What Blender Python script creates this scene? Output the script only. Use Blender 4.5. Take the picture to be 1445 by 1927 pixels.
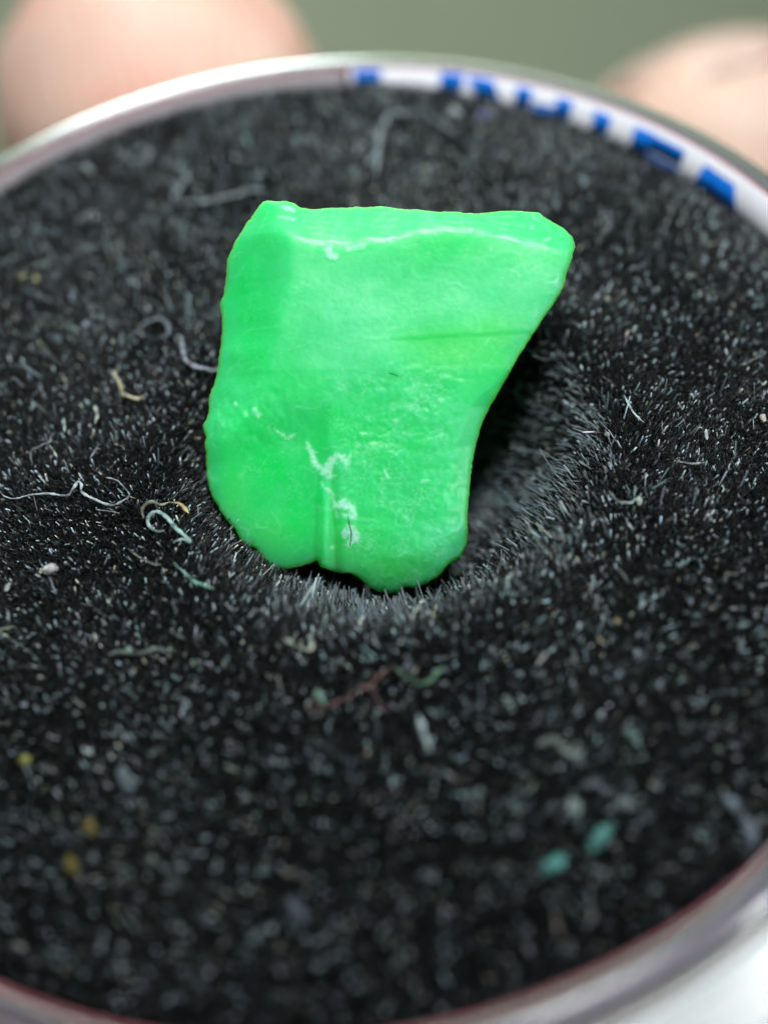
# A raw green crystal resting in a black flocked pad inside a small clear cup held in a hand (macro).
# 1 Blender unit = 1 centimetre.
import bpy, bmesh, math, random
import numpy as np
from mathutils import Vector, Matrix, noise

for o in list(bpy.data.objects):
    bpy.data.objects.remove(o)
S = bpy.context.scene
COL = S.collection
S.unit_settings.system = 'METRIC'
S.unit_settings.scale_length = 0.01
random.seed(7)
rng = np.random.default_rng(11)

# ------------------------------------------------------------------ camera
PITCH, ROLL = 0.9795, -0.128
CAM = Vector((0.1311, -1.5201, 1.7262))
FWD = Vector((0, math.cos(PITCH), -math.sin(PITCH)))
_r, _u = Vector((1, 0, 0)), Vector((0, math.sin(PITCH), math.cos(PITCH)))
RGT = math.cos(ROLL) * _r + math.sin(ROLL) * _u
UPV = -math.sin(ROLL) * _r + math.cos(ROLL) * _u
cd = bpy.data.cameras.new('camera')
cam = bpy.data.objects.new('camera', cd)
COL.objects.link(cam)
m = Matrix((RGT, UPV, -FWD)).transposed().to_4x4()
m.translation = CAM
cam.matrix_world = m
cd.sensor_fit = 'VERTICAL'
cd.sensor_height = 36.0
cd.lens = 36.0 * 1800 / 1927
cd.clip_start = 0.01
cd.clip_end = 500
cd.dof.use_dof = True
cd.dof.focus_distance = 2.19
cd.dof.aperture_fstop = 0.001 * cd.lens / 0.138
S.camera = cam

# ------------------------------------------------------------------ light
w = bpy.data.worlds.new('World')
S.world = w
w.use_nodes = True
w.node_tree.nodes['Background'].inputs[0].default_value = (0.86, 0.95, 1.0, 1)
w.node_tree.nodes['Background'].inputs[1].default_value = 0.075

def area(name, loc, target, size, energy, color):
    l = bpy.data.lights.new(name, 'AREA')
    l.shape = 'DISK'; l.size = size; l.energy = energy; l.color = color
    o = bpy.data.objects.new(name, l)
    o.location = loc
    o.rotation_euler = (Vector(target) - Vector(loc)).to_track_quat('-Z', 'Y').to_euler()
    COL.objects.link(o)
    return o
area('ceiling_lamp', (1.2, 2.5, 19), (0, 0, 0), 8, 500, (0.98, 0.99, 1.0))
area('back_fill', (-3, 20, 10), (0, 0, 0), 8, 1200, (0.86, 0.95, 1.0))  # added backlight that greys the far flock; no window known
sl = bpy.data.lights.new('pool_spot', 'SPOT')  # added spot; its falloff replaces the unseen phone's shade on the near pad
sl.energy = 23000; sl.spot_size = math.radians(20.5); sl.spot_blend = 1.0; sl.shadow_soft_size = 2.2; sl.color = (0.98, 0.99, 1.0)
so = bpy.data.objects.new('pool_spot', sl); so.location = (2.4, 1.6, 16.7)
so.rotation_euler = (Vector((0.5, 1.2, 0)) - so.location).to_track_quat('-Z', 'Y').to_euler()
COL.objects.link(so)
sl = bpy.data.lights.new('rim_fill', 'SPOT')  # added narrow fill that whitens the near right rim and shoulder
sl.energy = 4600; sl.spot_size = math.radians(10.5); sl.spot_blend = 1.0; sl.shadow_soft_size = 1.0; sl.color = (0.96, 1.0, 1.0)
so = bpy.data.objects.new('rim_fill', sl); so.location = (8, -7, 4.2)
so.rotation_euler = (Vector((1.25, -1.45, -0.1)) - so.location).to_track_quat('-Z', 'Y').to_euler()
COL.objects.link(so)
area('backdrop_fill', (-1, 9, 13), (-1, 22, 6), 4, 4000, (1.0, 0.99, 0.94))  # added fill to brighten the backdrop; no such source known

S.view_settings.view_transform = 'Standard'
S.view_settings.look = 'None'
S.view_settings.exposure = 0
S.view_settings.gamma = 1
S.render.engine = 'CYCLES'
S.cycles.max_bounces = 10
S.cycles.transmission_bounces = 8

# ------------------------------------------------------------------ helpers
def srgb(r, g, b):
    f = lambda c: (c / 255 / 12.92) if c / 255 <= 0.04045 else ((c / 255 + 0.055) / 1.055) ** 2.4
    return (f(r), f(g), f(b), 1)

def mat(name, color=(0.5, 0.5, 0.5, 1), rough=0.5, **kw):
    mt = bpy.data.materials.new(name)
    mt.use_nodes = True
    b = mt.node_tree.nodes['Principled BSDF']
    b.inputs['Base Color'].default_value = color
    b.inputs['Roughness'].default_value = rough
    for k, v in kw.items():
        b.inputs[k].default_value = v
    return mt, mt.node_tree, b

def N(nt, typ, **kw):
    n = nt.nodes.new(typ)
    for k, v in kw.items():
        setattr(n, k, v)
    return n

def tag(o, label=None, cat=None, group=None, kind=None):
    if label: o['label'] = label
    if cat: o['category'] = cat
    if group: o['group'] = group
    if kind: o['kind'] = kind
    return o

def empty(name, loc=(0, 0, 0)):
    o = bpy.data.objects.new(name, None)
    o.empty_display_size = 0.2
    o.location = loc
    COL.objects.link(o)
    return o

def mesh_obj(name, verts, faces, material, parent=None, smooth=True):
    me = bpy.data.meshes.new(name)
    me.from_pydata([tuple(v) for v in verts], [], [tuple(f) for f in faces])
    me.update()
    if smooth:
        me.polygons.foreach_set('use_smooth', [True] * len(me.polygons))
    me.materials.append(material)
    o = bpy.data.objects.new(name, me)
    COL.objects.link(o)
    if parent is not None:
        o.parent = parent
        o.matrix_parent_inverse = Matrix.Translation(-Vector(parent.location))
    return o

def fast_mesh(name, co, quads, material, parent=None):
    """co (n,3) float, quads (m,4) int - built through foreach_set"""
    me = bpy.data.meshes.new(name)
    me.vertices.add(len(co)); me.vertices.foreach_set('co', np.ascontiguousarray(co, np.float32).ravel())
    m_ = len(quads)
    k = quads.shape[1]
    me.loops.add(m_ * k); me.loops.foreach_set('vertex_index', np.ascontiguousarray(quads, np.int32).ravel())
    me.polygons.add(m_)
    me.polygons.foreach_set('loop_start', np.arange(0, m_ * k, k, dtype=np.int32))
    me.polygons.foreach_set('use_smooth', np.ones(m_, bool))
    me.update(calc_edges=True)
    me.materials.append(material)
    o = bpy.data.objects.new(name, me)
    COL.objects.link(o)
    if parent is not None:
        o.parent = parent
        o.matrix_parent_inverse = Matrix.Translation(-Vector(parent.location))
    return o

def lathe(profile, n=256, closed=True):
    """(r, z) profile revolved about z; closed profiles make a ring"""
    k = len(profile)
    V, F = [], []
    for i in range(n):
        a = 2 * math.pi * i / n
        c, s = math.cos(a), math.sin(a)
        V += [(r * c, r * s, z) for r, z in profile]
    for i in range(n):
        j = (i + 1) % n
        for q in range(k if closed else k - 1):
            q2 = (q + 1) % k
            F.append((i * k + q, j * k + q, j * k + q2, i * k + q2))
    return V, F

def on_plane(px, py, z):
    """where the sight line of a photo pixel meets the height z"""
    d = FWD + (px - 722.5) / 1800 * RGT - (py - 963.5) / 1800 * UPV
    return CAM + (z - CAM.z) / d.z * d

# ------------------------------------------------------------------ backdrop
bm_, nt, b = mat('backdrop_paint', srgb(150, 172, 146), 0.85)
tc = N(nt, 'ShaderNodeTexCoord'); nz = N(nt, 'ShaderNodeTexNoise')
nz.inputs['Scale'].default_value = 0.06; nz.inputs['Detail'].default_value = 3
cr = N(nt, 'ShaderNodeValToRGB')
cr.color_ramp.elements[0].position = 0.3; cr.color_ramp.elements[0].color = srgb(160, 174, 150)
cr.color_ramp.elements[1].position = 0.7; cr.color_ramp.elements[1].color = srgb(180, 192, 170)
nt.links.new(tc.outputs['Object'], nz.inputs['Vector']); nt.links.new(nz.outputs['Fac'], cr.inputs[0])
nt.links.new(cr.outputs[0], b.inputs['Base Color'])
prof = [(-60, -14)] + [(12 + 10 * math.sin(t), -4 - 10 * math.cos(t)) for t in np.linspace(0, math.pi / 2, 14)] + [(22, 70)]
V, F = [], []
for i, x in enumerate((-90, 90)):
    V += [(x, y, z) for y, z in prof]
k = len(prof)
for q in range(k - 1):
    F.append((q, k + q, k + q + 1, q + 1))
tag(mesh_obj('backdrop', V, F, bm_), kind='structure')

# ------------------------------------------------------------------ cup
cup = empty('display_cup', (0, 0, -1.25))
tag(cup, 'small round clear plastic cup with blue lettered band, held by fingertips', 'cup')
glass, nt, b = mat('clear_plastic', (0.60, 0.68, 0.74, 1), 0.3, IOR=1.42)
b.inputs['Transmission Weight'].default_value = 0.92
nzz = N(nt, 'ShaderNodeTexNoise'); nzz.inputs['Scale'].default_value = 9; nzz.inputs['Detail'].default_value = 4
tcc = N(nt, 'ShaderNodeTexCoord'); nt.links.new(tcc.outputs['Object'], nzz.inputs['Vector'])
mr = N(nt, 'ShaderNodeMapRange'); mr.inputs['To Min'].default_value = 0.05; mr.inputs['To Max'].default_value = 0.22
nt.links.new(nzz.outputs['Fac'], mr.inputs['Value']); nt.links.new(mr.outputs[0], b.inputs['Roughness'])
frost, nt, b = mat('frosted_plastic', (0.90, 0.94, 0.94, 1), 0.28, IOR=1.45)
b.inputs['Transmission Weight'].default_value = 0.08
b.inputs['Subsurface Weight'].default_value = 0.3
b.inputs['Subsurface Radius'].default_value = (0.1, 0.1, 0.1)
tcf = N(nt, 'ShaderNodeTexCoord'); sep = N(nt, 'ShaderNodeSeparateXYZ'); nt.links.new(tcf.outputs['Object'], sep.inputs[0])
px_ = N(nt, 'ShaderNodeMath', operation='POWER'); px_.inputs[1].default_value = 2; py_ = N(nt, 'ShaderNodeMath', operation='POWER'); py_.inputs[1].default_value = 2
nt.links.new(sep.outputs[0], px_.inputs[0]); nt.links.new(sep.outputs[1], py_.inputs[0])
ad = N(nt, 'ShaderNodeMath', operation='ADD'); nt.links.new(px_.outputs[0], ad.inputs[0]); nt.links.new(py_.outputs[0], ad.inputs[1])
cmb = N(nt, 'ShaderNodeCombineXYZ'); ml = N(nt, 'ShaderNodeMath', operation='MULTIPLY'); ml.inputs[1].default_value = 16
nt.links.new(ad.outputs[0], ml.inputs[0]); nt.links.new(ml.outputs[0], cmb.inputs[0]); nt.links.new(sep.outputs[0], cmb.inputs[1])
nf = N(nt, 'ShaderNodeTexNoise'); nf.inputs['Scale'].default_value = 2.2; nf.inputs['Detail'].default_value = 6
nt.links.new(cmb.outputs[0], nf.inputs['Vector'])
rf = N(nt, 'ShaderNodeValToRGB'); rf.color_ramp.elements[0].position = 0.38; rf.color_ramp.elements[0].color = (0.66, 0.73, 0.74, 1)
rf.color_ramp.elements[1].position = 0.62; rf.color_ramp.elements[1].color = (0.95, 0.98, 0.98, 1)
nt.links.new(nf.outputs['Fac'], rf.inputs[0]); nt.links.new(rf.outputs[0], b.inputs['Base Color'])
# lip: a ring of clear plastic, rounded on top
lip = [(1.362, -0.072), (1.362, -0.004), (1.364, 0.001), (1.371, 0.005), (1.386, 0.007), (1.405, 0.004),
       (1.418, -0.007), (1.432, -0.03), (1.440, -0.06), (1.440, -0.072)]
V, F = lathe(lip, 320)
mesh_obj('lip', V, F, glass, cup)
rose, nt, b = mat('rose_liner', (0.42, 0.12, 0.16, 1), 0.35)
b.inputs['Subsurface Weight'].default_value = 0.3
b.inputs['Subsurface Radius'].default_value = (0.06, 0.03, 0.03)
V, F = lathe([(1.354, -0.30), (1.354, -0.008), (1.355, -0.004), (1.358, -0.003), (1.360, -0.006), (1.360, -0.30)], 320)
mesh_obj('liner', V, F, rose, cup)
V, F = lathe([(1.362, -0.33), (1.362, -0.080), (1.40, -0.080), (1.440, -0.080), (1.440, -0.33)], 320)
pinkm, nt, b = mat('refracted_pink', (0.95, 0.55, 0.62, 1), 0.4)
seatm, nt, b = mat('reflected_grey', (0.22, 0.28, 0.31, 1), 0.4)
mesh_obj('reflection_ring', V, F, seatm, cup)  # ring added under the lip, painting the grey reflected on its far side
V, F = [], []
na_ = 90
for i in range(na_ + 1):                      # pink arc added under the near lip, painting the skin colour refracted there
    a = math.radians(-165 + 175 * i / na_)
    for r_, z_ in ((1.364, -0.0775), (1.364, -0.0745), (1.438, -0.0745), (1.438, -0.0775)):
        V.append((r_ * math.cos(a), r_ * math.sin(a), z_))
for i in range(na_):
    for k_ in range(4):
        F.append((i * 4 + k_, i * 4 + 4 + k_, i * 4 + 4 + (k_ + 1) % 4, i * 4 + (k_ + 1) % 4))
F += [(0, 1, 2, 3), (na_ * 4 + 3, na_ * 4 + 2, na_ * 4 + 1, na_ * 4)]
mesh_obj('refraction_arc', V, F, pinkm, cup)
# shoulder and body, with fine turned grooves
body = [(1.335, -0.34)]
R0, Z0 = 1.443, -0.078
body += [(R0, -0.34 + 0.0), (R0, Z0 - 0.02), (R0 + 0.006, Z0)]
nst = 46
for i in range(nst):
    t = (i + 1) / nst
    g = 0.006 * (1 if i % 2 else -1) * (0.4 + 0.6 * abs(math.sin(i * 2.3)))
    body.append((R0 + 0.006 + t * 0.30 + g * 0.6, Z0 - t * 0.235 + g))
body += [(1.765, -0.335), (1.77, -0.40), (1.77, -1.18), (1.74, -1.24), (1.70, -1.25), (1.335, -1.25)]
V, F = lathe(body, 320)
mesh_obj('body', V, F, frost, cup)

# paper band on the inside of the far right wall, with the cut-off blue letters
paper, nt, b = mat('band_paper', srgb(244, 244, 252), 0.6)
blue, nt, b = mat('blue_print', srgb(0, 128, 245), 0.5)
def arc_patch(name, pts, rad, material, parent, n=6):
    """patch on a vertical cylinder: pts = list of (angle, z) corners of a quad a0..a1 bottom then top"""
    V, F = [], []
    (a0, z0), (a1, z1), (a2, z2), (a3, z3) = pts          # bottom-left, bottom-right, top-right, top-left
    for i in range(n + 1):
        t = i / n
        ab, zb = a0 + (a1 - a0) * t, z0 + (z1 - z0) * t
        at_, zt = a3 + (a2 - a3) * t, z3 + (z2 - z3) * t
        for rr in (rad, rad - 0.0015):
            V.append((rr * math.cos(ab), rr * math.sin(ab), zb))
            V.append((rr * math.cos(at_), rr * math.sin(at_), zt))
    for i in range(n):
        o = i * 4
        F += [(o + 2, o + 6, o + 7, o + 3), (o + 1, o + 5, o + 4, o), (o + 3, o + 7, o + 5, o + 1), (o, o + 4, o + 6, o + 2)]
    F += [(0, 2, 3, 1), (n * 4 + 1, n * 4 + 3, n * 4 + 2, n * 4)]
    return mesh_obj(name, V, F, material, parent)
def ang(px, py):
    """angle round the cup of the point of its inner wall seen at a photo pixel"""
    d = FWD + (px - 722.5) / 1800 * RGT - (py - 963.5) / 1800 * UPV
    a_ = d.x * d.x + d.y * d.y; b_ = CAM.x * d.x + CAM.y * d.y; c_ = CAM.x ** 2 + CAM.y ** 2 - 1.3505 ** 2
    t = (-b_ + math.sqrt(b_ * b_ - a_ * c_)) / a_
    p = CAM + t * d
    return math.atan2(p.y, p.x), p.z
a_l, a_r = ang(655, 140)[0], ang(1445, 440)[0] - 0.5
band = arc_patch('paper_band', [(a_l, -0.26), (a_r, -0.26), (a_r, -0.006), (a_l, -0.006)], 1.3525, paper, cup, 80)
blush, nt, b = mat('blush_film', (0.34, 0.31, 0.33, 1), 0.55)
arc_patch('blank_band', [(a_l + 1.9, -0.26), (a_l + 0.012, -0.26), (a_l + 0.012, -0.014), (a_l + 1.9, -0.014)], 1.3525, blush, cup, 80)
# each stroke: photo corners bottom-left, bottom-right, top-right, top-left
LET = [[(668, 156), (712, 157), (712, 126), (668, 125)],
       [(826, 172), (862, 176), (870, 140), (832, 136)],
       [(902, 180), (946, 190), (926, 152), (884, 145)],
       [(966, 192), (992, 199), (1001, 170), (974, 163)],
       [(1006, 208), (1048, 220), (1050, 205), (1004, 194)],
       [(1042, 216), (1068, 225), (1076, 192), (1050, 184)],
       [(1112, 246), (1136, 256), (1149, 222), (1120, 209)],
       [(1184, 280), (1212, 294), (1228, 254), (1196, 240)],
       [(1204, 294), (1272, 332), (1276, 316), (1208, 282)],
       [(1218, 264), (1284, 297), (1289, 284), (1222, 250)],
       [(1296, 350), (1322, 364), (1350, 330), (1326, 312)],
       [(1322, 346), (1358, 366), (1360, 352), (1330, 334)],
       [(1354, 384), (1386, 412), (1380, 350), (1348, 328)]]
for qi, q in enumerate(LET):
    pts = []
    mx_ = sum(p[0] for p in q) / 4; my_ = sum(p[1] for p in q) / 4
    if qi not in (8, 9, 11): q = [(mx_ + (x - mx_) * 1.16, my_ + (y - my_) * 1.12) for x, y in q]
    for i, (x, y) in enumerate(q):
        a, z = ang(x, y)
        pts.append((a, min(z - (0.03 if i < 2 else 0), -0.008)))
    arc_patch('letter', pts, 1.3503, blue, cup, 8)

# ------------------------------------------------------------------ flocked pad
PIT = (0.17, -0.12)
def flock_z(x, y):
    r = math.hypot(x, y)
    th_ = abs((math.degrees(math.atan2(y, x)) - 108 + 180) % 360 - 180)
    ez = -0.102 + 0.05 * math.cos(math.radians(min(180, th_ * 1.5)))      # the pad sits a little askew in the cup
    b_ = min(1, max(0, (r - 0.8) / 0.55)) ** 2
    z = -0.075 * (1 - b_) + ez * b_
    z += 0.012 * noise.noise(Vector((x * 1.6, y * 1.6, 3.1))) + 0.006 * noise.noise(Vector((x * 5, y * 5, 8.1)))
    dx, dy = x - PIT[0], y - PIT[1]
    a = math.atan2(dy, dx)
    d = math.hypot(dx, dy) / (1 + 0.05 * math.sin(2 * a + 0.6) + 0.04 * math.sin(3 * a))
    t = min(1, max(0, (0.52 - d) / 0.30))
    z -= 0.32 * t * t * (3 - 2 * t)
    z += 0.015 * math.exp(-((d - 0.56) / 0.07) ** 2)
    return z
pad = empty('flocked_pad', (0, 0, -0.6))
tag(pad, 'round black flocked foam pad with a hollow under the green crystal', 'pad')
foam, nt, b = mat('foam_black', (0.006, 0.007, 0.008, 1), 0.95)
b.inputs['Specular IOR Level'].default_value = 0.1
NA, NR = 200, 90
V = [(0, 0, flock_z(0, 0))]
for j in range(1, NR + 1):
    r = 1.345 * j / NR
    for i in range(NA):
        a = 2 * math.pi * i / NA
        V.append((r * math.cos(a), r * math.sin(a), flock_z(r * math.cos(a), r * math.sin(a))))
F = [(0, 1 + i, 1 + (i + 1) % NA) for i in range(NA)]
for j in range(NR - 1):
    for i in range(NA):
        i2 = (i + 1) % NA
        F.append((1 + j * NA + i, 1 + (j + 1) * NA + i, 1 + (j + 1) * NA + i2, 1 + j * NA + i2))
base_i = len(V)
for i in range(NA):
    a = 2 * math.pi * i / NA
    V.append((1.345 * math.cos(a), 1.345 * math.sin(a), -0.6))
for i in range(NA):
    i2 = (i + 1) % NA
    F.append((1 + (NR - 1) * NA + i, base_i + i, base_i + i2, 1 + (NR - 1) * NA + i2))
F.append(tuple(range(base_i + NA - 1, base_i - 1, -1)))
mesh_obj('foam_core', V, F, foam, pad)

# flock: 320 000 short, fine fibres, each a three-sided hair
fib, nt, b = mat('flock_fibre', (0.02, 0.02, 0.02, 1), 0.36)
at = N(nt, 'ShaderNodeAttribute', attribute_name='tint')
nt.links.new(at.outputs['Color'], b.inputs['Base Color'])
b.inputs['Specular IOR Level'].default_value = 0.36
b.inputs['Sheen Weight'].default_value = 0.06
b.inputs['Sheen Roughness'].default_value = 0.45
b.inputs['Sheen Tint'].default_value = (0.8, 0.95, 1, 1)
NF = 320000
rr = 1.343 * np.sqrt(rng.random(NF)); th = rng.random(NF) * 2 * np.pi
fx, fy = rr * np.cos(th), rr * np.sin(th)
GX = 260
gs = np.linspace(-1.36, 1.36, GX)
G = np.array([[flock_z(x, y) for x in gs] for y in gs])
LX = np.array([[noise.noise(Vector((x * 3.2, y * 3.2, 0.5))) for x in gs] for y in gs])
LY = np.array([[noise.noise(Vector((x * 3.2, y * 3.2, 9.5))) for x in gs] for y in gs])
DN = np.array([[noise.noise(Vector((x * 7, y * 7, 4.5))) for x in gs] for y in gs])
def samp(A, x, y):
    u = (x + 1.36) / 2.72 * (GX - 1); v = (y + 1.36) / 2.72 * (GX - 1)
    i = np.clip(u.astype(int), 0, GX - 2); j = np.clip(v.astype(int), 0, GX - 2)
    a, c = u - i, v - j
    return A[j, i] * (1 - a) * (1 - c) + A[j, i + 1] * a * (1 - c) + A[j + 1, i] * (1 - a) * c + A[j + 1, i + 1] * a * c
e = 0.01
nx = -(samp(G, fx + e, fy) - samp(G, fx - e, fy)) / (2 * e)
ny = -(samp(G, fx, fy + e) - samp(G, fx, fy - e)) / (2 * e)
nrm = np.stack([nx, ny, np.ones(NF)], 1); nrm /= np.linalg.norm(nrm, axis=1)[:, None]
P0 = np.stack([fx, fy, samp(G, fx, fy) + 0.010], 1)
u_ = rng.random(NF)
lean = np.stack([0.5 * samp(LX, fx, fy), 0.5 * samp(LY, fx, fy), np.zeros(NF)], 1)
rnd = rng.normal(0, 0.26, (NF, 3))
d1 = nrm + lean * 0.5 + rnd * 0.6; d1 /= np.linalg.norm(d1, axis=1)[:, None]
d2 = nrm * 0.75 + lean + rnd * 1.1 + rng.normal(0, 0.2, (NF, 3)); d2 /= np.linalg.norm(d2, axis=1)[:, None]
L = rng.uniform(0.012, 0.024, NF) * np.where(u_ < 0.12, 1.12, 1.0) * (1 + 0.25 * samp(DN, fx, fy))
long_ = rng.random(NF) < 0.009
L[long_] *= rng.uniform(1.6, 3.4, long_.sum())
# longer, paler fuzz inside the hollow
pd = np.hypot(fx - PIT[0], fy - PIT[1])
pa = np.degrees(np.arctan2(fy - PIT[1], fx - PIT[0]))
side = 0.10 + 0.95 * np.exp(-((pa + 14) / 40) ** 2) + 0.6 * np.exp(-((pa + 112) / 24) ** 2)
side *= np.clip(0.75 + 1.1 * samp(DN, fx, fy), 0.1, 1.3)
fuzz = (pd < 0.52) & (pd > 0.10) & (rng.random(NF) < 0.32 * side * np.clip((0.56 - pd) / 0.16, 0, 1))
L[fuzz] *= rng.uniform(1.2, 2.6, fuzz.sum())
# fibres stay short at the cup wall so that none passes through it
edge = np.clip((1.345 - rr) / 0.05, 0.35, 1); L *= edge
P1 = P0 + d1 * (L * 0.55)[:, None]; P2 = P0 + (d1 * 0.5 + d2 * 0.5) * L[:, None]
rad2 = np.hypot(P2[:, 0], P2[:, 1]); sc = np.minimum(1, 1.344 / rad2); P2[:, 0] *= sc; P2[:, 1] *= sc
rad2 = np.hypot(P1[:, 0], P1[:, 1]); sc = np.minimum(1, 1.344 / rad2); P1[:, 0] *= sc; P1[:, 1] *= sc
W = rng.uniform(0.0010, 0.0019, NF) * np.where(u_ < 0.12, 1.3, 1.0)
ax = np.cross(d1, rng.normal(0, 1, (NF, 3))); ax /= np.linalg.norm(ax, axis=1)[:, None]
ay = np.cross(d1, ax)
co = np.zeros((NF, 6, 3))
for lv, (P, k_) in enumerate(((P0, 1.0), (P2, 0.85))):
    for s in range(3):
        a = s * 2 * math.pi / 3
        co[:, lv * 3 + s] = P + (ax * math.cos(a) + ay * math.sin(a)) * (W * k_)[:, None]
q = []
for s in range(3):
    s2 = (s + 1) % 3
    q += [(s, s2, 3 + s2), (s, 3 + s2, 3 + s)]
q.append((3, 4, 5))
q = np.array(q)
tris = (np.arange(NF)[:, None, None] * 6 + q[None]).reshape(-1, 3)
fo = fast_mesh('flock_fibres', co.reshape(-1, 3), tris, fib, pad)
tag(fo, kind='stuff')
g = 0.0008 + 0.005 * rng.random(NF) ** 2
pale = u_ < 0.085; g[pale] = rng.uniform(0.03, 0.17, pale.sum())
wht = u_ < 0.029; g[wht] = rng.uniform(0.35, 0.85, wht.sum())
ll = long_ & (rng.random(NF) < 0.30); g[ll] = rng.uniform(0.15, 0.5, ll.sum())
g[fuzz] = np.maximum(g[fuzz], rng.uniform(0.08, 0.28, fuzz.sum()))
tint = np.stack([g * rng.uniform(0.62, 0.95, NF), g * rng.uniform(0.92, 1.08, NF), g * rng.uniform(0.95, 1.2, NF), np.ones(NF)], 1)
warm = pale & (rng.random(NF) < 0.14)
tint[warm, 2] *= 0.75; tint[warm, 0] *= 1.15
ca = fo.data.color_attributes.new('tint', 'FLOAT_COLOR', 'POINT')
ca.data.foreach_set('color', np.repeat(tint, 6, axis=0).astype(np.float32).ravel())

# ------------------------------------------------------------------ the crystal
OUT = [(501,376),(490,391),(467,422),(451,452),(435,486),(432,516),(429,544),(420,569),(425,594),(424,621),(422,649),
 (417,682),(412,710),(403,735),(401,751),(398,778),(389,795),(391,809),(396,818),(392,830),(396,855),(396,890),(401,915),
 (409,936),(422,955),(432,973),(453,994),(459,1011),(474,1021),(490,1029),(503,1048),(517,1062),(546,1066),(571,1060),
 (594,1054),(603,1049),(608,1060),(625,1067),(648,1073),(673,1075),(687,1087),(701,1101),(718,1108),(741,1112),(760,1107),
 (769,1098),(788,1101),(805,1094),(831,1080),(847,1059),(871,1045),(884,1021),(886,991),(884,969),(888,932),(891,896),
 (895,861),(901,831),(911,795),(927,762),(936,747),(955,713),(975,677),(997,641),(1019,607),(1038,580),(1055,555),(1067,530),
 (1069,513),(1076,497),(1081,480),(1087,458),(1083,443),(1066,427),(1047,415),(1030,406),(1018,396),(986,393),(955,393),
 (930,396),(900,399),(870,396),(831,395),(789,391),(753,389),(728,385),(692,386),(637,387),(595,390),(573,386),(562,379),
 (545,374),(526,376),(515,372)]
PX = 1.0 / 837.0            # one photo pixel at the crystal, in cm
CX, CY = 700, 720
def lerp_tab(tab, x):
    return float(np.interp(x, [t[0] for t in tab], [t[1] for t in tab]))
RIDGE = [(480, 425), (530, 440), (600, 452), (650, 456), (740, 444), (800, 430), (880, 428), (960, 441), (1030, 458), (1090, 478)]
LEFT = [(370, 525), (440, 548), (520, 556), (600, 538), (700, 515), (760, 478), (820, 430), (900, 418), (1100, 410)]
RIGHT = [(370, 1200), (600, 1050), (700, 950), (760, 890), (830, 862), (900, 850), (1000, 846), (1120, 830)]
def nz2(x, y, s, z=0.0):
    return noise.noise(Vector((x / s, y / s, z)))
def sm(a, b, x):
    t = min(1, max(0, (x - a) / (b - a)))
    return t * t * (3 - 2 * t)
def relief(x, y):
    """height of the crystal's front above its mean plane, in photo pixels"""
    wob = 5 * nz2(x, y, 45, 1)
    h = 0.0
    t = lerp_tab(RIDGE, x) + wob - y
    h -= 0.42 * 4 * math.log1p(math.exp(min(60, t / 4)))
    t = lerp_tab(LEFT, y) + 1.3 * wob - x
    h -= 0.55 * 5 * math.log1p(math.exp(min(60, t / 5)))
    t = x - lerp_tab(RIGHT, y) + wob
    if t > 0: h -= 0.4 * t
    # step below the break on the right
    yb = 632 - (x - 735) * 0.05 + 4 * nz2(x, y, 30, 7)
    s = sm(715, 800, x) * sm(yb - 2, yb + 5, y)
    h -= s * (2.2 - 1.6 * sm(yb, yb + 150, y)) 
    # general fall of the lower half and the two lobes
    h -= 0.10 * max(0, y - 690)
    t = max(0, y - (960 + 0.12 * (x - 600)))
    h -= 0.0022 * t * t
    lobe = sm(628, 598, x + 0.06 * (y - 900)) * sm(760, 850, y + 0.25 * (x - 500))
    h -= 22 * lobe * (0.6 + 0.4 * sm(800, 1000, y))
    h -= 16 * math.exp(-((x - (628 + 0.05 * (y - 900))) / 11) ** 2) * sm(820, 900, y)
    # broken, stepped surface right of the seam
    rough = sm(560, 690, x) * sm(655, 730, y) * sm(905, 850, x)
    v = x * 0.35 + y * 0.94 + 55 * nz2(x, y, 75, 3) + 14 * nz2(x, y, 20, 33)
    h += rough * (1.6 * (abs(((v / 31) % 1) - 0.5) * 2 - 0.5) * (0.5 + nz2(x, y, 50, 34)) + 2.6 * nz2(x, y, 24, 5) + 1.3 * nz2(x, y, 9, 6) + 0.9 * nz2(x, y, 4, 36))
    lr = sm(600, 520, x) * sm(690, 760, y) * sm(870, 800, y)
    h += lr * (3.0 * nz2(x * 1.6, y, 22, 8) + 1.5 * nz2(x, y, 8, 9))
    h += 5 * nz2(x, y, 120, 2) + 1.0 * nz2(x, y, 40, 4) + 0.25 * nz2(x, y, 9, 2)
    # scratches along the top bevel
    tb = lerp_tab(RIDGE, x) - y
    if tb > -6:
        h += 0.8 * (abs((((y - 0.05 * x) / 13 + 0.9 * nz2(x, y, 70, 11)) % 1) - 0.5) - 0.25)
    return h
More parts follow.
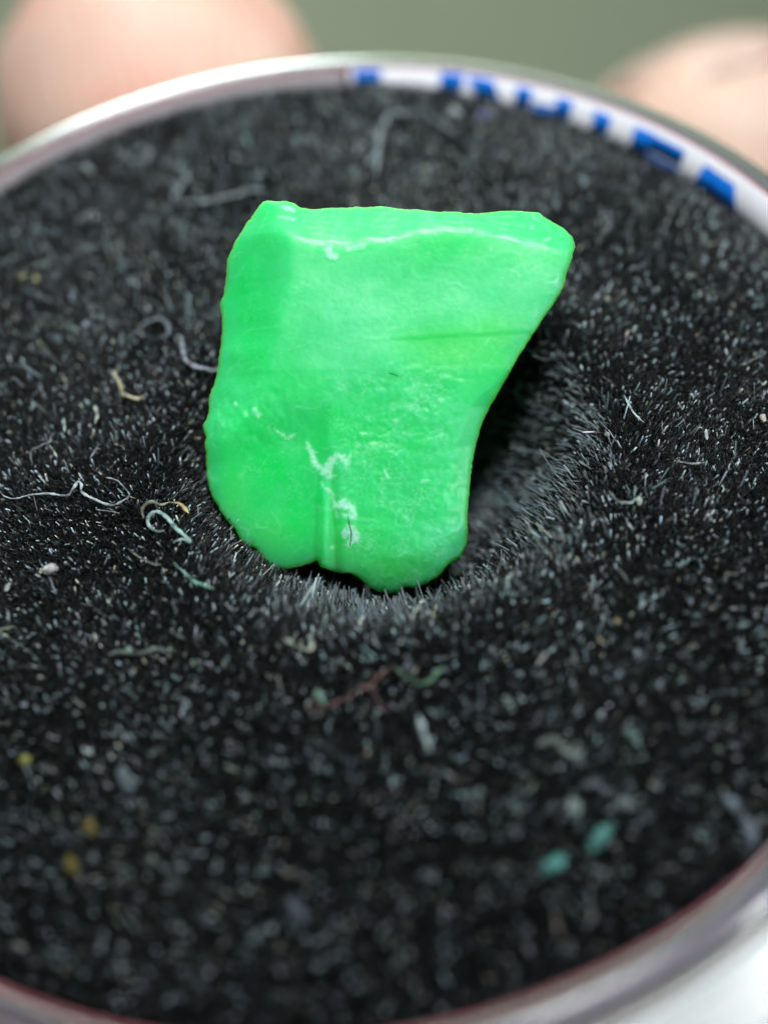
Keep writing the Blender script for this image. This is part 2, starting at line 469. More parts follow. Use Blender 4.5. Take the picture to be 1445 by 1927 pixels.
# white, crushed places on the surface, and glints painted along the top ridge: (photo x, y, half width)
WHITE = [[(583,828,5),(592,845,7),(596,865,8),(612,878,7)], [(612,882,7),(622,880,8),(630,862,9),(638,852,7),(650,856,7),(660,866,6),(664,850,4)],
 [(622,868,8),(626,888,8),(636,888,4)], [(610,902,3),(612,910,3)], [(620,914,4),(630,922,5),(634,945,4),(640,968,4)],
 [(640,945,9),(652,942,11),(668,950,8),(672,968,6),(655,965,6)], [(655,1000,9),(665,992,11),(676,1006,9),(660,1020,7)], [(630,1026,5)],
 [(625,470,9),(635,480,8)], [(738,445,5),(748,441,4)], [(896,428,4)],
 [(690,460,6),(660,466,5)], [(930,440,3),(960,443,4),(985,452,4)], [(1008,418,5)], [(1030,448,4),(1042,440,4)], [(930,465,4)],
 [(540,378,6),(556,383,6)], [(530,398,4),(560,404,4)], [(485,765,5),(492,775,6)], [(447,752,5)], [(520,800,3),(545,818,4),(560,810,3)],
 [(730,880,4),(738,895,4)], [(800,900,4),(815,898,3)], [(735,633,3)]]
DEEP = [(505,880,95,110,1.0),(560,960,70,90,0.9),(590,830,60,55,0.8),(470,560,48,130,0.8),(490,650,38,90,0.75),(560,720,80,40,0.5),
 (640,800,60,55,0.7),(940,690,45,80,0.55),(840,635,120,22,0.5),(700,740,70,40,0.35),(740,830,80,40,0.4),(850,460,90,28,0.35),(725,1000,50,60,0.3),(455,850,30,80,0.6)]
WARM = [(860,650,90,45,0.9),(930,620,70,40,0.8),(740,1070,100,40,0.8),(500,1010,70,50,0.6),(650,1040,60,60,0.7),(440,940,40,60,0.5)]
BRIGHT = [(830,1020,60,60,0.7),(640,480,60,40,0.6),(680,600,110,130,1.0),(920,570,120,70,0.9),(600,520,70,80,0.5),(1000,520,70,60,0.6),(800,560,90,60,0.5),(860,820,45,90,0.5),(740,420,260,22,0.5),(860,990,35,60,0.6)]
def white_at(x, y):
    best = 0
    for line in WHITE:
        pts = line if len(line) > 1 else line * 2
        for (x0, y0, w0), (x1, y1, w1) in zip(pts[:-1], pts[1:]):
            if abs(x - (x0 + x1) / 2) > 60 or abs(y - (y0 + y1) / 2) > 60: continue
            dx, dy = x1 - x0, y1 - y0
            t = 0 if dx == dy == 0 else min(1, max(0, ((x - x0) * dx + (y - y0) * dy) / (dx * dx + dy * dy)))
            d = math.hypot(x - x0 - t * dx, y - y0 - t * dy)
            ww = w0 + t * (w1 - w0)
            v = sm(1.25, 0.35, d / ww + 0.55 * nz2(x, y, 7, 20) + 0.35 * nz2(x, y, 3, 21))
            best = max(best, v * min(1, 0.12 + ww / 10) * (0.75 + 0.5 * nz2(x, y, 5, 22)))
    return best
def blob(tab, x, y):
    v = 0
    for bx, by, sx, sy, k_ in tab:
        v = max(v, k_ * math.exp(-((x - bx) / sx) ** 2 - ((y - by) / sy) ** 2))
    return v
# outline resampled by length
P = np.array(OUT + [OUT[0]], float)
seg = np.hypot(*np.diff(P, axis=0).T); cum = np.concatenate([[0], np.cumsum(seg)])
NS = 560
ss = np.linspace(0, cum[-1], NS, endpoint=False)
ox, oy = np.interp(ss, cum, P[:, 0]), np.interp(ss, cum, P[:, 1])
rad = [nz2(x, y, 5, 30) * 1.9 + nz2(x, y, 14, 31) * 1.6 for x, y in zip(ox, oy)]
LV, WA, DA, BA, MA = [], [], [], [], []
def local(x, y, h):
    return ((x - CX) * PX, -(y - CY) * PX, h * PX)
for i in range(NS):
    dx, dy = ox[i] - CX, oy[i] - CY; ln = math.hypot(dx, dy)
    ox[i] += rad[i] * dx / ln; oy[i] += rad[i] * dy / ln
for i in range(NS):       # the rim lies farther back than the face
    k_ = 1 - (relief(ox[i], oy[i]) - 9) / 1800
    ox[i] = 722.5 + (ox[i] - 722.5) * k_; oy[i] = 963.5 + (oy[i] - 963.5) * k_
STEP = 3.6
jx, jy = np.meshgrid(np.arange(370, 1106, STEP), np.arange(340, 1130, STEP * 0.87))
jx = jx + (np.arange(jx.shape[0]) % 2)[:, None] * STEP / 2
jx = jx.ravel(); jy = jy.ravel()
# keep the grid points well inside the outline
ins = np.zeros(len(jx), bool)
for i in range(NS):
    x0, y0, x1, y1 = ox[i], oy[i], ox[(i + 1) % NS], oy[(i + 1) % NS]
    c_ = ((y0 > jy) != (y1 > jy))
    ins ^= c_ & (jx < (x1 - x0) * (jy - y0) / (y1 - y0 + 1e-12) + x0)
jx, jy = jx[ins], jy[ins]
dmin = np.full(len(jx), 1e9)
for i in range(NS):
    dmin = np.minimum(dmin, np.hypot(jx - ox[i], jy - oy[i]))
kp = dmin > 2.6
jx, jy, dmin = jx[kp], jy[kp], dmin[kp]
from mathutils.geometry import delaunay_2d_cdt
pts2 = [Vector((x, -y)) for x, y in zip(ox, oy)] + [Vector((x, -y)) for x, y in zip(jx, jy)]
tri = delaunay_2d_cdt(pts2, [], [list(range(NS))[::1]], 1, 1e-4)
v2, tri_f = tri[0], tri[2]
orig = tri[3]
dist_all = np.concatenate([np.zeros(NS), dmin])
ringmap = {}
for vi, (v_, og) in enumerate(zip(v2, orig)):
    x, y = v_.x, -v_.y
    dist = dist_all[og[0]] if og else 3.0
    for g_ in og:
        if g_ < NS: ringmap[g_] = vi
    h = relief(x, y) - 5 * max(0, 1 - dist / 9) ** 2
    wv = white_at(x, y)
    # fine granular bloom over the broken surface
    rz = sm(560, 690, x) * sm(640, 720, y) * sm(900, 830, x)
    fine = max(0, 0.4 * nz2(x, y, 12, 40) + 0.65 * nz2(x, y, 4.6, 41) + 0.5 * nz2(x, y, 45, 42) - 0.10)
    vein = max(0, 1 - abs(nz2(x + 12 * nz2(x, y, 25, 44), y, 38, 43)) * 14) * max(0, nz2(x, y, 60, 45) + 0.1)
    wv = min(1, max(wv, 0.55 * rz * fine, 0.16 * fine, 0.30 * vein))
    h += 1.6 * wv
    LV.append(local(x, y, h)); WA.append(wv)
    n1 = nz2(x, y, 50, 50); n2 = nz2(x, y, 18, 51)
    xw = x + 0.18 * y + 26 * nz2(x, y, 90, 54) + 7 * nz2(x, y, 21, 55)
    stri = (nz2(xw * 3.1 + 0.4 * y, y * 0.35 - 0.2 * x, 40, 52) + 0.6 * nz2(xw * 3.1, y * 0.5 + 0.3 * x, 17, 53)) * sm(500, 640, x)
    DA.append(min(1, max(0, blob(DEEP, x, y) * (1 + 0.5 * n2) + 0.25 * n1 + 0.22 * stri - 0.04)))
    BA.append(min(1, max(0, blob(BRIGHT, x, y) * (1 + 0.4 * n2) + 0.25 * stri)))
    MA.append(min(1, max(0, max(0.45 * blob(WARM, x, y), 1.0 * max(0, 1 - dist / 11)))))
NV = len(LV)
# flanks running back from the outline, rugged, and a lumpy back
BACK = [(0.003, 10), (0.012, 26), (0.03, 60), (0.055, 105), (0.09, 160), (0.14, 220), (0.21, 280), (0.32, 330), (0.50, 365), (0.75, 385), (0.93, 390)]
for inset, dep in BACK:
    for i in range(NS):
        t = 1 - inset
        x = CX + t * (ox[i] - CX); y = CY + t * (oy[i] - CY)
        h0 = relief(ox[i], oy[i]) - 5
        # upper parts are thicker than the foot
        k_ = 0.55 + 0.45 * sm(1100, 600, y)
        h = h0 * (1 - inset) - dep * k_ + 14 * nz2(x, y, 60, dep * 0.05) * min(1, dep / 60)
        x += 8 * nz2(x, y, 40, dep * 0.03) * min(1, dep / 100) * 0.5
        LV.append(local(x, y, h)); WA.append(0); DA.append(0.5); BA.append(0); MA.append(0.3)
F = [tuple(f) for f in tri_f]
RI = [ringmap[i] for i in range(NS)]
rows = [RI] + [list(range(NV + j * NS, NV + (j + 1) * NS)) for j in range(len(BACK))]
for j in range(len(rows) - 1):
    for i in range(NS):
        i2 = (i + 1) % NS
        F.append((rows[j][i], rows[j + 1][i], rows[j + 1][i2], rows[j][i2]))
c1 = len(LV); LV.append(local(CX, CY, -392))
for A_, v0 in ((WA, 0), (DA, 0.2), (BA, 0), (MA, 0)):
    A_.append(v0)
F += [(c1, rows[-1][(i + 1) % NS], rows[-1][i]) for i in range(NS)]
stone_m, nt, b = mat('crystal', (0.05, 0.8, 0.25, 1), 0.42, IOR=1.57)
at = N(nt, 'ShaderNodeAttribute', attribute_name='zones')
sp = N(nt, 'ShaderNodeSeparateColor')
nt.links.new(at.outputs['Color'], sp.inputs[0])
def mixc(fac, a, bcol):
    mx = N(nt, 'ShaderNodeMix', data_type='RGBA')
    if isinstance(a, tuple): mx.inputs[6].default_value = a
    else: nt.links.new(a, mx.inputs[6])
    mx.inputs[7].default_value = bcol
    nt.links.new(fac, mx.inputs[0])
    return mx.outputs[2]
tc = N(nt, 'ShaderNodeTexCoord')
n0 = N(nt, 'ShaderNodeTexNoise'); n0.inputs['Scale'].default_value = 16; n0.inputs['Detail'].default_value = 6; n0.inputs['Roughness'].default_value = 0.6
nt.links.new(tc.outputs['Object'], n0.inputs['Vector'])
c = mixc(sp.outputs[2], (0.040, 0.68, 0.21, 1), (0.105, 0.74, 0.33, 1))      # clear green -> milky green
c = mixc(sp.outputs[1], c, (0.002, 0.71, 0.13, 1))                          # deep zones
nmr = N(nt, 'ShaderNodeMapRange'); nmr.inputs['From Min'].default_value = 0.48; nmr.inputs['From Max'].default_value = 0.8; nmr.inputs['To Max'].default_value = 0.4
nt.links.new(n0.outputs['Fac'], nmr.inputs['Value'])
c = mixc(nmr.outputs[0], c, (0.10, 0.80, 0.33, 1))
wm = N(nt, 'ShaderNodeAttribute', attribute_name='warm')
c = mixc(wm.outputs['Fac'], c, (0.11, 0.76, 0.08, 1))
c = mixc(sp.outputs[0], c, (0.52, 0.95, 0.78, 1))                             # crushed white and painted ridge glints
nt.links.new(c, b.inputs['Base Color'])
b.inputs['Subsurface Weight'].default_value = 1.0
b.inputs['Subsurface Radius'].default_value = (0.06, 0.22, 0.12)
b.inputs['Subsurface Scale'].default_value = 0.6
b.inputs['Coat Weight'].default_value = 0.10
b.inputs['Coat Roughness'].default_value = 0.24
b.inputs['Coat IOR'].default_value = 1.5
b.inputs['Specular IOR Level'].default_value = 0.3
bp = N(nt, 'ShaderNodeBump'); bp.inputs['Strength'].default_value = 0.12; bp.inputs['Distance'].default_value = 0.004
n3 = N(nt, 'ShaderNodeTexNoise'); n3.inputs['Scale'].default_value = 90; n3.inputs['Detail'].default_value = 4
nt.links.new(tc.outputs['Object'], n3.inputs['Vector']); nt.links.new(n3.outputs['Fac'], bp.inputs['Height'])
nt.links.new(bp.outputs[0], b.inputs['Normal'])
stone = mesh_obj('crystal', LV, F, stone_m)
bm = bmesh.new(); bm.from_mesh(stone.data); bmesh.ops.recalc_face_normals(bm, faces=bm.faces); bm.to_mesh(stone.data); bm.free()
stone.data.polygons.foreach_set('use_smooth', [True] * len(stone.data.polygons))
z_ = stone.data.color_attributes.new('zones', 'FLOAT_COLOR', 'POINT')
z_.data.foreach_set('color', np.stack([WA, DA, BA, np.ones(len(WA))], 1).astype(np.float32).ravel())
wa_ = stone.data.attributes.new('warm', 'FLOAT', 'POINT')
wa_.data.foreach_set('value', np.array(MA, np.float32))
sm_ = Matrix((RGT, UPV, -FWD)).transposed().to_4x4()        # it leans back, its broad face turned up to the viewer
sm_.translation = (0.133, -0.087, 0.106)
stone.matrix_world = sm_
tag(stone, 'bright green translucent raw crystal leaning in the hollow of black flock', 'crystal')

# ------------------------------------------------------------------ lint, threads and specks on the flock
_mats = {}
def lint_mat(col):
    if col not in _mats:
        mt, nt, b = mat('lint_%d' % len(_mats), srgb(*(c_ * 0.82 for c_ in col)), 0.6)
        tc_ = N(nt, 'ShaderNodeTexCoord'); n_ = N(nt, 'ShaderNodeTexNoise'); n_.inputs['Scale'].default_value = 45; n_.inputs['Detail'].default_value = 3
        nt.links.new(tc_.outputs['Object'], n_.inputs['Vector'])
        r_ = N(nt, 'ShaderNodeValToRGB')
        lo = srgb(*(c_ * 0.42 for c_ in col)); hi = srgb(*(min(255, c_ * 0.98) for c_ in col))
        r_.color_ramp.elements[0].position = 0.36; r_.color_ramp.elements[0].color = lo
        r_.color_ramp.elements[1].position = 0.66; r_.color_ramp.elements[1].color = hi
        nt.links.new(n_.outputs['Fac'], r_.inputs[0]); nt.links.new(r_.outputs[0], b.inputs['Base Color'])
        _mats[col] = mt
    return _mats[col]
def smooth_path(pts, n):
    """Catmull-Rom through the points"""
    p = [pts[0] * 2 - pts[1]] + pts + [pts[-1] * 2 - pts[-2]] if len(pts) > 1 else pts
    out = []
    for i in range(1, len(p) - 2):
        for k_ in range(n):
            t = k_ / n
            a, b_, c_, d = p[i - 1], p[i], p[i + 1], p[i + 2]
            out.append(0.5 * ((2 * b_) + (c_ - a) * t + (2 * a - 5 * b_ + 4 * c_ - d) * t * t + (3 * b_ - a - 3 * c_ + d) * t ** 3))
    out.append(p[-2])
    return out
def place(px, py, lift):
    z = -0.03
    for _ in range(4):
        q_ = on_plane(px, py, z)
        z = flock_z(q_.x, q_.y) + 0.039 + lift * 0.8
    return on_plane(px, py, z)
def tube(path, r, taper=0.75, seg=7):
    V, F = [], []
    n = len(path)
    for i, p in enumerate(path):
        tg = (path[min(n - 1, i + 1)] - path[max(0, i - 1)]).normalized()
        a = tg.cross(Vector((0.3, 0.2, 0.9))).normalized(); b_ = tg.cross(a)
        e_ = min(i, n - 1 - i) / max(1, n - 1)
        rr_ = r * (taper + (1 - taper) * min(1, e_ * 4)) * (1 + 0.55 * noise.noise(p * 90) + 0.3 * noise.noise(p * 220))
        for s in range(seg):
            an = 2 * math.pi * s / seg
            V.append(p + (a * math.cos(an) + b_ * math.sin(an) * 0.7) * rr_)
    for i in range(n - 1):
        for s in range(seg):
            s2 = (s + 1) % seg
            F.append((i * seg + s, i * seg + s2, (i + 1) * seg + s2, (i + 1) * seg + s))
    F.append(tuple(range(seg - 1, -1, -1))); F.append(tuple(range((n - 1) * seg, n * seg)))
    return V, F
def add_local(name, V, F, material):
    c_ = sum((Vector(v) for v in V), Vector()) / len(V)
    zmin = min(v[2] for v in V)
    c_.z = zmin
    o = mesh_obj(name, [Vector(v) - c_ for v in V], F, material)
    o.location = c_
    return o
LG = 'lint threads caught on the black flock'
def thread(pts, wpx, col, label, lift=0.0, name='lint_thread', waver=0.006):
    P3 = []
    for i, (x, y) in enumerate(pts):
        P3.append(place(x, y, lift + 0.008 * noise.noise(Vector((x * 0.05, y * 0.05, 2)))))
    path = smooth_path(P3, 12)
    path = [p + Vector((noise.noise(p * 35), noise.noise(p * 35 + Vector((9, 0, 0))), 0.6 * noise.noise(p * 35 + Vector((0, 9, 0))))) * waver for p in path]
    mid = path[len(path) // 2]
    depth = (mid - CAM).dot(FWD)
    V, F = tube(path, wpx * (0.5 if wpx > 11.5 else 0.43) * depth / 1800, 0.45)
    o = add_local(name, V, F, lint_mat(col))
    tag(o, label, 'lint', LG)
    return o
def speck(px, py, wpx, col, label, lift=0.0, seed=0, el=1.5):
    c_ = place(px, py, lift)
    r_ = wpx * 0.5 * (c_ - CAM).dot(FWD) / 1800
    bm = bmesh.new()
    bmesh.ops.create_icosphere(bm, subdivisions=2, radius=1)
    rn = random.Random(seed)
    sx, sy, sz, rot = el, rn.uniform(0.7, 1.0), rn.uniform(0.45, 0.8), rn.uniform(0, 3.1)
    V = []
    for v in bm.verts:
        k_ = 1 + 0.45 * noise.noise(v.co * 1.7 + Vector((seed * 3.3, 0, 0)))
        x, y = v.co.x * sx * k_, v.co.y * sy * k_
        V.append(c_ + Vector((x * math.cos(rot) - y * math.sin(rot), x * math.sin(rot) + y * math.cos(rot), v.co.z * sz * k_)) * r_)
    F = [[v.index for v in f.verts] for f in bm.faces]
    bm.free()
    o = add_local('dust_speck', V, F, lint_mat(col))
    for p in o.data.polygons: p.use_smooth = False
    tag(o, label, 'speck', 'pale specks scattered on the black flock')
    return o
GRY, WHT, TAN, TEA, BRN = (150, 165, 172), (215, 225, 228), (200, 195, 160), (150, 205, 200), (120, 80, 78)
thread([(318,300),(345,322),(352,335),(334,352),(333,378),(365,380),(420,372),(470,358),(498,356)], 11, GRY, 'grey kinked lint thread behind the top left corner of the crystal')
thread([(800,214),(765,212),(735,216),(720,240),(712,280),(709,325)], 11, GRY, 'grey hooked lint thread behind the middle of the crystal')
thread([(805,215),(822,232),(845,245),(862,250)], 9, (120,132,138), 'short dim lint thread beside the hooked thread behind the crystal')
thread([(212,278),(232,292),(248,305),(275,302),(284,286),(268,278),(250,290)], 11, (130,142,150), 'dim looped lint curl near the far left lip of the cup')
thread([(144,417),(160,406),(176,402),(178,414)], 10, GRY, 'small grey hook of lint left of the kinked thread')
thread([(340,632),(344,662),(360,684),(384,694),(412,698)], 11, (170,182,195), 'pale bent lint fibre touching the left flank of the crystal')
thread([(248,632),(276,610),(302,598),(316,612),(318,634)], 11, (110,122,134), 'dim arched lint thread left of the bent pale fibre')
thread([(214,700),(224,722),(236,742),(256,752),(272,742)], 10, TAN, 'chunky tan lint twist left of the crystal')
thread([(180,762),(186,780),(182,796)], 9, (170,185,175), 'short pale curved fibre below the tan lint twist', 0.01)
thread([(118,785),(122,800),(121,812)], 7, (170,185,175), 'short straight pale fibre left of the curved fibre', 0.01)
thread([(-6,918),(8,934),(30,938),(60,931),(100,929),(128,932),(138,920),(146,906),(153,912),(154,926),(178,940),(206,950),(228,944),(243,932),(232,914),(212,902),(198,899)], 6, (190,205,212), 'long thin looping white thread reaching the left edge of the pad', 0.012, waver=0.003)
thread([(310,999),(296,999),(282,990),(280,976),(292,964),(308,968),(330,992),(352,1012),(358,1020),(344,1016),(326,1022)], 9, (165,200,198), 'pale teal lint curl left of the foot of the crystal', 0.015, waver=0.003)
thread([(272,976),(270,956),(284,945),(304,950),(318,944)], 8, (160,165,140), 'olive lint arc above the pale teal curl', 0.01, waver=0.003)
thread([(318,944),(336,948),(348,956),(356,966)], 10, (215,200,140), 'short yellowish fibre ending the olive lint arc', 0.014, waver=0.002)
thread([(327,1058),(346,1076),(360,1090),(384,1102),(404,1106)], 5, (140,205,185), 'thin mint green thread below the pale teal curl', 0.01, waver=0.003)
thread([(62,878),(60,850),(78,838),(94,832),(97,820)], 6, (140,152,150), 'thin grey arched thread above the long looping thread', 0.01, waver=0.003)
thread([(94,838),(102,850),(108,860)], 5, (180,190,180), 'tiny straight fibre crossing the grey arched thread', 0.014, waver=0.001)
thread([(170,862),(182,846),(190,846)], 6, (150,160,160), 'small bent grey fibre above the loop of the long thread', 0.01, waver=0.001)
thread([(180,959),(205,962),(226,966)], 2.6, (160,172,172), 'hair thin grey fibre under the loop of the long thread', 0.012, waver=0.001)
thread([(242,1032),(262,1048),(285,1060),(305,1062)], 3, (140,150,140), 'fine brownish hair between the teal curl and the mint thread', 0.012, waver=0.002)
thread([(776,1166),(780,1152),(790,1138),(793,1131),(800,1132)], 5, (240,245,238), 'bright white twig of lint in front of the foot of the crystal', 0.02, waver=0.001)
thread([(790,1142),(788,1152)], 4, (170,205,205), 'tiny teal fibre hanging off the white twig', 0.02, waver=0.0)
thread([(534,1202),(552,1212),(572,1220),(585,1222),(588,1206),(585,1192)], 5, (215,225,205), 'white hooked fibre on the front edge of the hollow', 0.012, waver=0.001)
thread([(606,1188),(611,1172),(614,1160)], 4, (190,205,205), 'upright pale hair on the front edge of the hollow', 0.02, waver=0.001)
thread([(468,1162),(476,1152),(484,1147)], 4, (190,205,205), 'slanting pale hair at the front left of the hollow', 0.02, waver=0.001)
thread([(680,1215),(700,1232),(708,1238)], 5, TEA, 'short teal fibre in front of the upright hair', 0.01, waver=0.001)
thread([(700,1192),(704,1205),(706,1212)], 4, WHT, 'short white hair beside the short teal fibre', 0.02, waver=0.001)
thread([(758,1200),(752,1212)], 4, WHT, 'tiny white fibre right of the short white hair', 0.02, waver=0.001)
thread([(763,1232),(770,1250),(774,1266)], 7, (120,125,130), 'grey rod of lint behind the reddish brown thread', 0.01, waver=0.001)
thread([(575,1335),(610,1332),(640,1318),(672,1300),(696,1292),(706,1276),(724,1262),(742,1255)], 9, BRN, 'reddish brown branching lint thread on the near flock', 0.006)
thread([(742,1256),(764,1272),(785,1284),(806,1280),(822,1262),(838,1252)], 8, (95,140,110), 'dim green lint thread joined to the reddish brown one', 0.006)
thread([(694,1296),(712,1318),(726,1340)], 8, (80,52,55), 'dark red side branch of the reddish brown thread', 0.004)
thread([(787,1346),(794,1368),(802,1394),(809,1414)], 12, (175,195,200), 'pale blurred rod of lint in front of the brown thread', 0.02, waver=0.001)
thread([(1022,1640),(1040,1626),(1064,1616)], 26, (110,190,185), 'thick teal rod of lint nearer the lip of two', 0.02, waver=0.001)
thread([(1108,1602),(1126,1578),(1154,1548)], 26, (85,155,150), 'dimmer thick teal rod of lint behind the first', 0.02, waver=0.001)
thread([(1358,1495),(1384,1520),(1408,1558),(1420,1592)], 24, (135,158,172), 'thick pale bowed fibre near the reddish lip', 0.02, waver=0.001)
thread([(1012,1402),(1040,1392),(1058,1410),(1074,1420),(1096,1414)], 16, (120,135,130), 'blurred grey wave of lint on the near right flock', 0.012, waver=0.002)
thread([(1092,1482),(1118,1474),(1140,1492)], 20, (90,100,112), 'blurred dark arch of lint above the teal rods', 0.012, waver=0.002)
thread([(1172,1372),(1192,1384),(1200,1402)], 18, (105,135,130), 'blurred short grey green fibre right of the grey wave', 0.012, waver=0.002)
thread([(228,1442),(236,1468),(250,1490)], 20, (110,130,142), 'blurred bluish bent fibre on the near left flock', 0.014, waver=0.001)
thread([(540,1690),(558,1710),(572,1740)], 30, (80,95,112), 'heavily blurred bluish fibre on the nearest flock', 0.014, waver=0.001)
thread([(1174,744),(1184,764),(1196,782),(1212,796)], 5, (205,222,225), 'clean white curved hair on the flock right of the crystal', 0.02, waver=0.001)
thread([(1328,808),(1329,828)], 8, (215,228,228), 'stubby white fibre right of the curved hair', 0.015, waver=0.001)
thread([(952,1112),(955,1092),(966,1074)], 4, (190,210,205), 'bowed pale hair right of the foot of the crystal', 0.02, waver=0.001)
thread([(916,1094),(928,1102),(934,1112)], 4, (180,200,200), 'short pale hair beside the bowed one', 0.02, waver=0.001)
thread([(1145,925),(1160,942),(1184,946),(1198,938)], 5, (170,190,185), 'thin pale thread under the white chip at the hollow edge', 0.012, waver=0.002)
thread([(1275,868),(1300,872),(1325,870)], 4, (190,205,200), 'level white hair below the stubby white fibre', 0.012, waver=0.002)
thread([(1140,806),(1126,792),(1122,808)], 4, (120,140,140), 'faint curled hair by the hollow right of the crystal', 0.012, waver=0.001)
thread([(205,1232),(226,1226),(246,1230),(276,1226),(300,1220),(322,1232)], 8, (110,125,118), 'dim wavy lint thread on the left flock', 0.004, waver=0.002)
thread([(320,1186),(336,1196),(348,1202)], 4, (150,160,160), 'fine pale hair above the dim wavy thread', 0.01, waver=0.001)
k_ = 0
for (x, y, wd, col, lab, el) in [
    (166,318,17,(215,235,235),'pale triangular chip near the far left lip',1.2), (95,1070,20,(235,240,240),'white flake on the flock left of the crystal',1.6),
    (78,1074,10,(225,215,190),'small cream crumb touching the white flake',1.2), (15,1105,14,(215,220,222),'small white flake at the left edge of the pad',1.3),
    (243,1222,13,(150,195,180),'mint speck on the dim wavy thread',1.2), (855,210,16,(190,205,200),'pale oblong speck behind the crystal near the far lip',1.6),
    (908,215,16,(120,120,190),'violet speck behind the crystal near the far lip',1.6), (72,498,10,(215,228,225),'round white speck on the far left flock',1.0),
    (42,520,9,(205,200,130),'yellowish sliver below the round white speck',1.8), (68,522,10,(205,200,120),'yellow sliver right of the yellowish one',1.8),
    (48,1430,22,(165,170,75),'blurred yellow speck on the near left flock',1.2), (168,1555,26,(130,115,45),'dim amber speck on the near left flock',1.2),
    (135,1626,28,(125,115,35),'dim olive speck below the amber one',1.2), (600,1312,24,(125,165,150),'blurred mint clump beside the reddish brown thread',1.3),
    (956,1322,18,(110,140,135),'blurred grey green clump right of the green thread',1.1), (1435,786,13,(240,235,215),'cream chip on the flock at the right edge',1.5),
    (1142,817,11,(195,210,200),'round pale bead at the hollow right of the crystal',1.0), (1146,872,8,(190,205,200),'smaller pale bead below the round bead',1.0),
    (1202,942,13,(205,225,205),'white angular chip at the right edge of the hollow',1.4), (1160,1168,9,(200,190,130),'straw coloured crumb on the right flock',1.2),
    (1128,1204,10,(195,190,150),'straw coloured crumb in front of the first',1.2), (1078,1518,30,(150,168,165),'blurred grey bead behind the teal rods',1.0),
    (1174,1512,28,(120,135,140),'dimmer blurred bead right of the grey bead',1.1), (544,1206,10,(180,225,205),'mint bead on the white hooked fibre',1.2),
    (856,1180,8,(205,210,220),'pale speck right of the white twig',1.0), (800,318,16,(150,150,135),'dim tan speck right of the hooked thread',1.0),
    (484,330,16,(150,165,175),'grey bead on the end of the kinked thread',1.0), (325,1660,24,(80,95,98),'dim grey bead on the nearest flock',1.1),
    (1196,1388,16,(120,160,150),'blurred mint speck beside the grey green fibre',1.1)]:
    k_ += 1
    speck(x, y, wd, col, lab, 0.0, k_, el)
# dark hairs lying on the crystal itself
def on_stone(x, y, up):
    return sm_ @ Vector(local(x, y, relief(x, y) + up))
for pts, wpx, lab in (([(738,697),(747,700),(757,703)], 1.9, 'tiny black hair lying on the middle of the crystal face'),
                      ([(661,966),(663,982),(667,1000),(664,1022)], 1.8, 'dark curved hair over the white patch near the crystal foot')):
    path = smooth_path([on_stone(x, y, 2.5) for x, y in pts], 6)
    V, F = tube(path, wpx * 0.5 * PX)
    tag(add_local('dark_hair', V, F, lint_mat((18, 45, 30))), lab, 'hair', 'dark hairs on the crystal')
path = smooth_path([on_stone(506, 366, -30), on_stone(511, 371, -22), on_stone(518, 380, -12)], 6)
V, F = tube(path, 6 * 0.5 * PX)
tag(add_local('lint_thread', V, F, lint_mat((170, 215, 185))), 'pale stub of lint on the top left corner of the crystal', 'lint', LG)

# ------------------------------------------------------------------ hand
skin, nt, b = mat('skin', (0.80, 0.50, 0.37, 1), 0.5)
b.inputs['Subsurface Weight'].default_value = 0.35
b.inputs['Subsurface Radius'].default_value = (0.25, 0.09, 0.05)
b.inputs['Specular IOR Level'].default_value = 0.35
tc = N(nt, 'ShaderNodeTexCoord')
ns = N(nt, 'ShaderNodeTexNoise'); ns.inputs['Scale'].default_value = 1.1; ns.inputs['Detail'].default_value = 5
nt.links.new(tc.outputs['Object'], ns.inputs['Vector'])
cr = N(nt, 'ShaderNodeValToRGB')
cr.color_ramp.elements[0].position = 0.35; cr.color_ramp.elements[0].color = (0.85, 0.48, 0.38, 1)
cr.color_ramp.elements[1].position = 0.62; cr.color_ramp.elements[1].color = (0.90, 0.68, 0.55, 1)
nt.links.new(ns.outputs['Fac'], cr.inputs[0]); nt.links.new(cr.outputs[0], b.inputs['Base Color'])
wv = N(nt, 'ShaderNodeTexWave'); wv.inputs['Scale'].default_value = 5; wv.inputs['Distortion'].default_value = 7; wv.inputs['Detail'].default_value = 2
nt.links.new(tc.outputs['Object'], wv.inputs['Vector'])
bp = N(nt, 'ShaderNodeBump'); bp.inputs['Strength'].default_value = 0.25; bp.inputs['Distance'].default_value = 0.02
nt.links.new(wv.outputs['Fac'], bp.inputs['Height']); nt.links.new(bp.outputs[0], b.inputs['Normal'])

def capsule_chain(bm, pts, sy=1.0):
    """balls and cones along a chain of (point, radius)"""
    for (p0, r0), (p1, r1) in zip(pts[:-1], pts[1:]):
        p0, p1 = Vector(p0), Vector(p1)
        n = max(2, int((p1 - p0).length / 0.28))
        for i in range(n + 1):
            t = i / n
            bmesh.ops.create_icosphere(bm, subdivisions=2, radius=r0 + (r1 - r0) * t, matrix=Matrix.Translation(p0.lerp(p1, t)))
bm = bmesh.new()
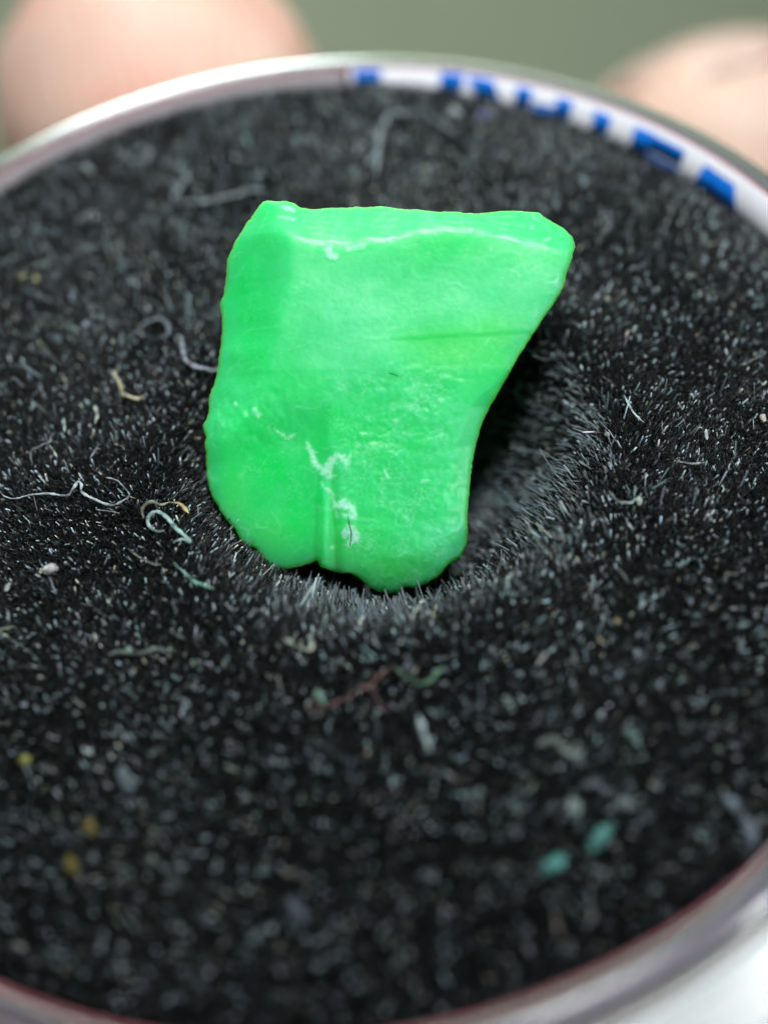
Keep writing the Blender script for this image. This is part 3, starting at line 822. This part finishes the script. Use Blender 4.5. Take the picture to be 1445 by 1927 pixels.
# the fingers run under the cup from the palm and curl up behind its far side
index = [((-1.6, -3.2, -2.75), 1.0), ((-1.0, 1.6, -2.75), 0.92), ((-0.72, 3.1, -2.35), 0.84), ((-0.66, 3.0, -1.35), 0.84), ((-0.64, 2.58, -0.90), 0.79)]
middle = [((0.6, -3.0, -2.95), 1.05), ((1.75, 1.9, -3.0), 0.95), ((2.1, 3.2, -2.6), 0.87), ((2.16, 2.85, -1.95), 0.85), ((2.15, 2.45, -1.60), 0.77)]
ring = [((2.6, -3.2, -3.05), 1.0), ((4.1, 1.2, -3.2), 0.92), ((4.3, 2.4, -2.7), 0.84), ((3.9, 2.0, -1.9), 0.78), ((3.5, 1.6, -1.6), 0.70)]
little = [((4.3, -3.8, -3.1), 0.88), ((5.9, -0.5, -3.2), 0.78), ((5.9, 0.4, -2.6), 0.72), ((5.4, 0.3, -2.0), 0.66), ((5.0, 0.2, -1.8), 0.58)]
thumb = [((-2.6, -7.0, -3.1), 1.45), ((-3.5, -4.6, -2.2), 1.15), ((-2.7, -3.1, -0.6), 0.95), ((-1.5, -2.15, 0.1), 0.74), ((-1.12, -1.92, 0.22), 0.62)]
for ch in (index, middle, ring, little, thumb):
    capsule_chain(bm, ch)
for x0 in np.linspace(-2.2, 4.0, 6):     # palm
    capsule_chain(bm, [((x0, -3.2, -3.1), 1.1), ((x0 * 0.8 + 0.1, -7.5, -3.3), 1.35), ((x0 * 0.55 + 0.4, -10.0, -3.4), 1.4), ((x0 * 0.45 + 0.4, -15.0, -3.6), 1.6)])
me = bpy.data.meshes.new('hand'); bm.to_mesh(me); bm.free()
me.materials.append(skin)
hand = bpy.data.objects.new('hand', me); COL.objects.link(hand)
md = hand.modifiers.new('r', 'REMESH'); md.mode = 'VOXEL'; md.voxel_size = 0.10; md.use_smooth_shade = True
md = hand.modifiers.new('s', 'SMOOTH'); md.factor = 0.5; md.iterations = 6
dg = bpy.context.evaluated_depsgraph_get()
me2 = bpy.data.meshes.new_from_object(hand.evaluated_get(dg))
hand.modifiers.clear(); hand.data = me2
me2.name = 'hand'
for p in me2.polygons: p.use_smooth = True
tag(hand, 'bare left hand gripping the cup between thumb and two fingertips', 'hand')
nail_m, nt, b = mat('nail', (0.82, 0.58, 0.50, 1), 0.25)
def nail(tip, prev, r, back):
    """a curved plate on the back of the last joint"""
    tip, prev = Vector(tip), Vector(prev)
    ax_ = (tip - prev).normalized(); bk = Vector(back); bk = (bk - ax_ * bk.dot(ax_)).normalized(); sd = ax_.cross(bk)
    V, F = [], []
    nu, nv = 10, 8
    for j in range(nv + 1):
        for i in range(nu + 1):
            s = (i / nu - 0.5) * 2; t = j / nv
            wid = 0.62 * (1 - 0.25 * max(0, t - 0.7) * 3 * s * s)
            an = s * wid * 1.25
            rr_ = r * 1.02 - 0.12 * r * t * t
            V.append(tip + ax_ * (-0.35 * r + t * 1.05 * r * (1 - 0.12 * s * s)) + (bk * math.cos(an) + sd * math.sin(an)) * rr_ * math.sqrt(max(0.1, 1 - (0.62 * t) ** 2)))
    for j in range(nv):
        for i in range(nu):
            a = j * (nu + 1) + i
            F.append((a, a + 1, a + nu + 2, a + nu + 1))
    o = mesh_obj('fingernail', V, F, nail_m, hand)
    md = o.modifiers.new('t', 'SOLIDIFY'); md.thickness = 0.05
for ch, bk in ((index, (0, 1, 0.4)), (middle, (0, 1, 0.4)), (ring, (0.6, 0.8, 0.5)), (little, (0.9, 0.3, 0.6)), (thumb, (-0.6, 0.2, 1))):
    nail(ch[-1][0], ch[-2][0], ch[-1][1], bk)
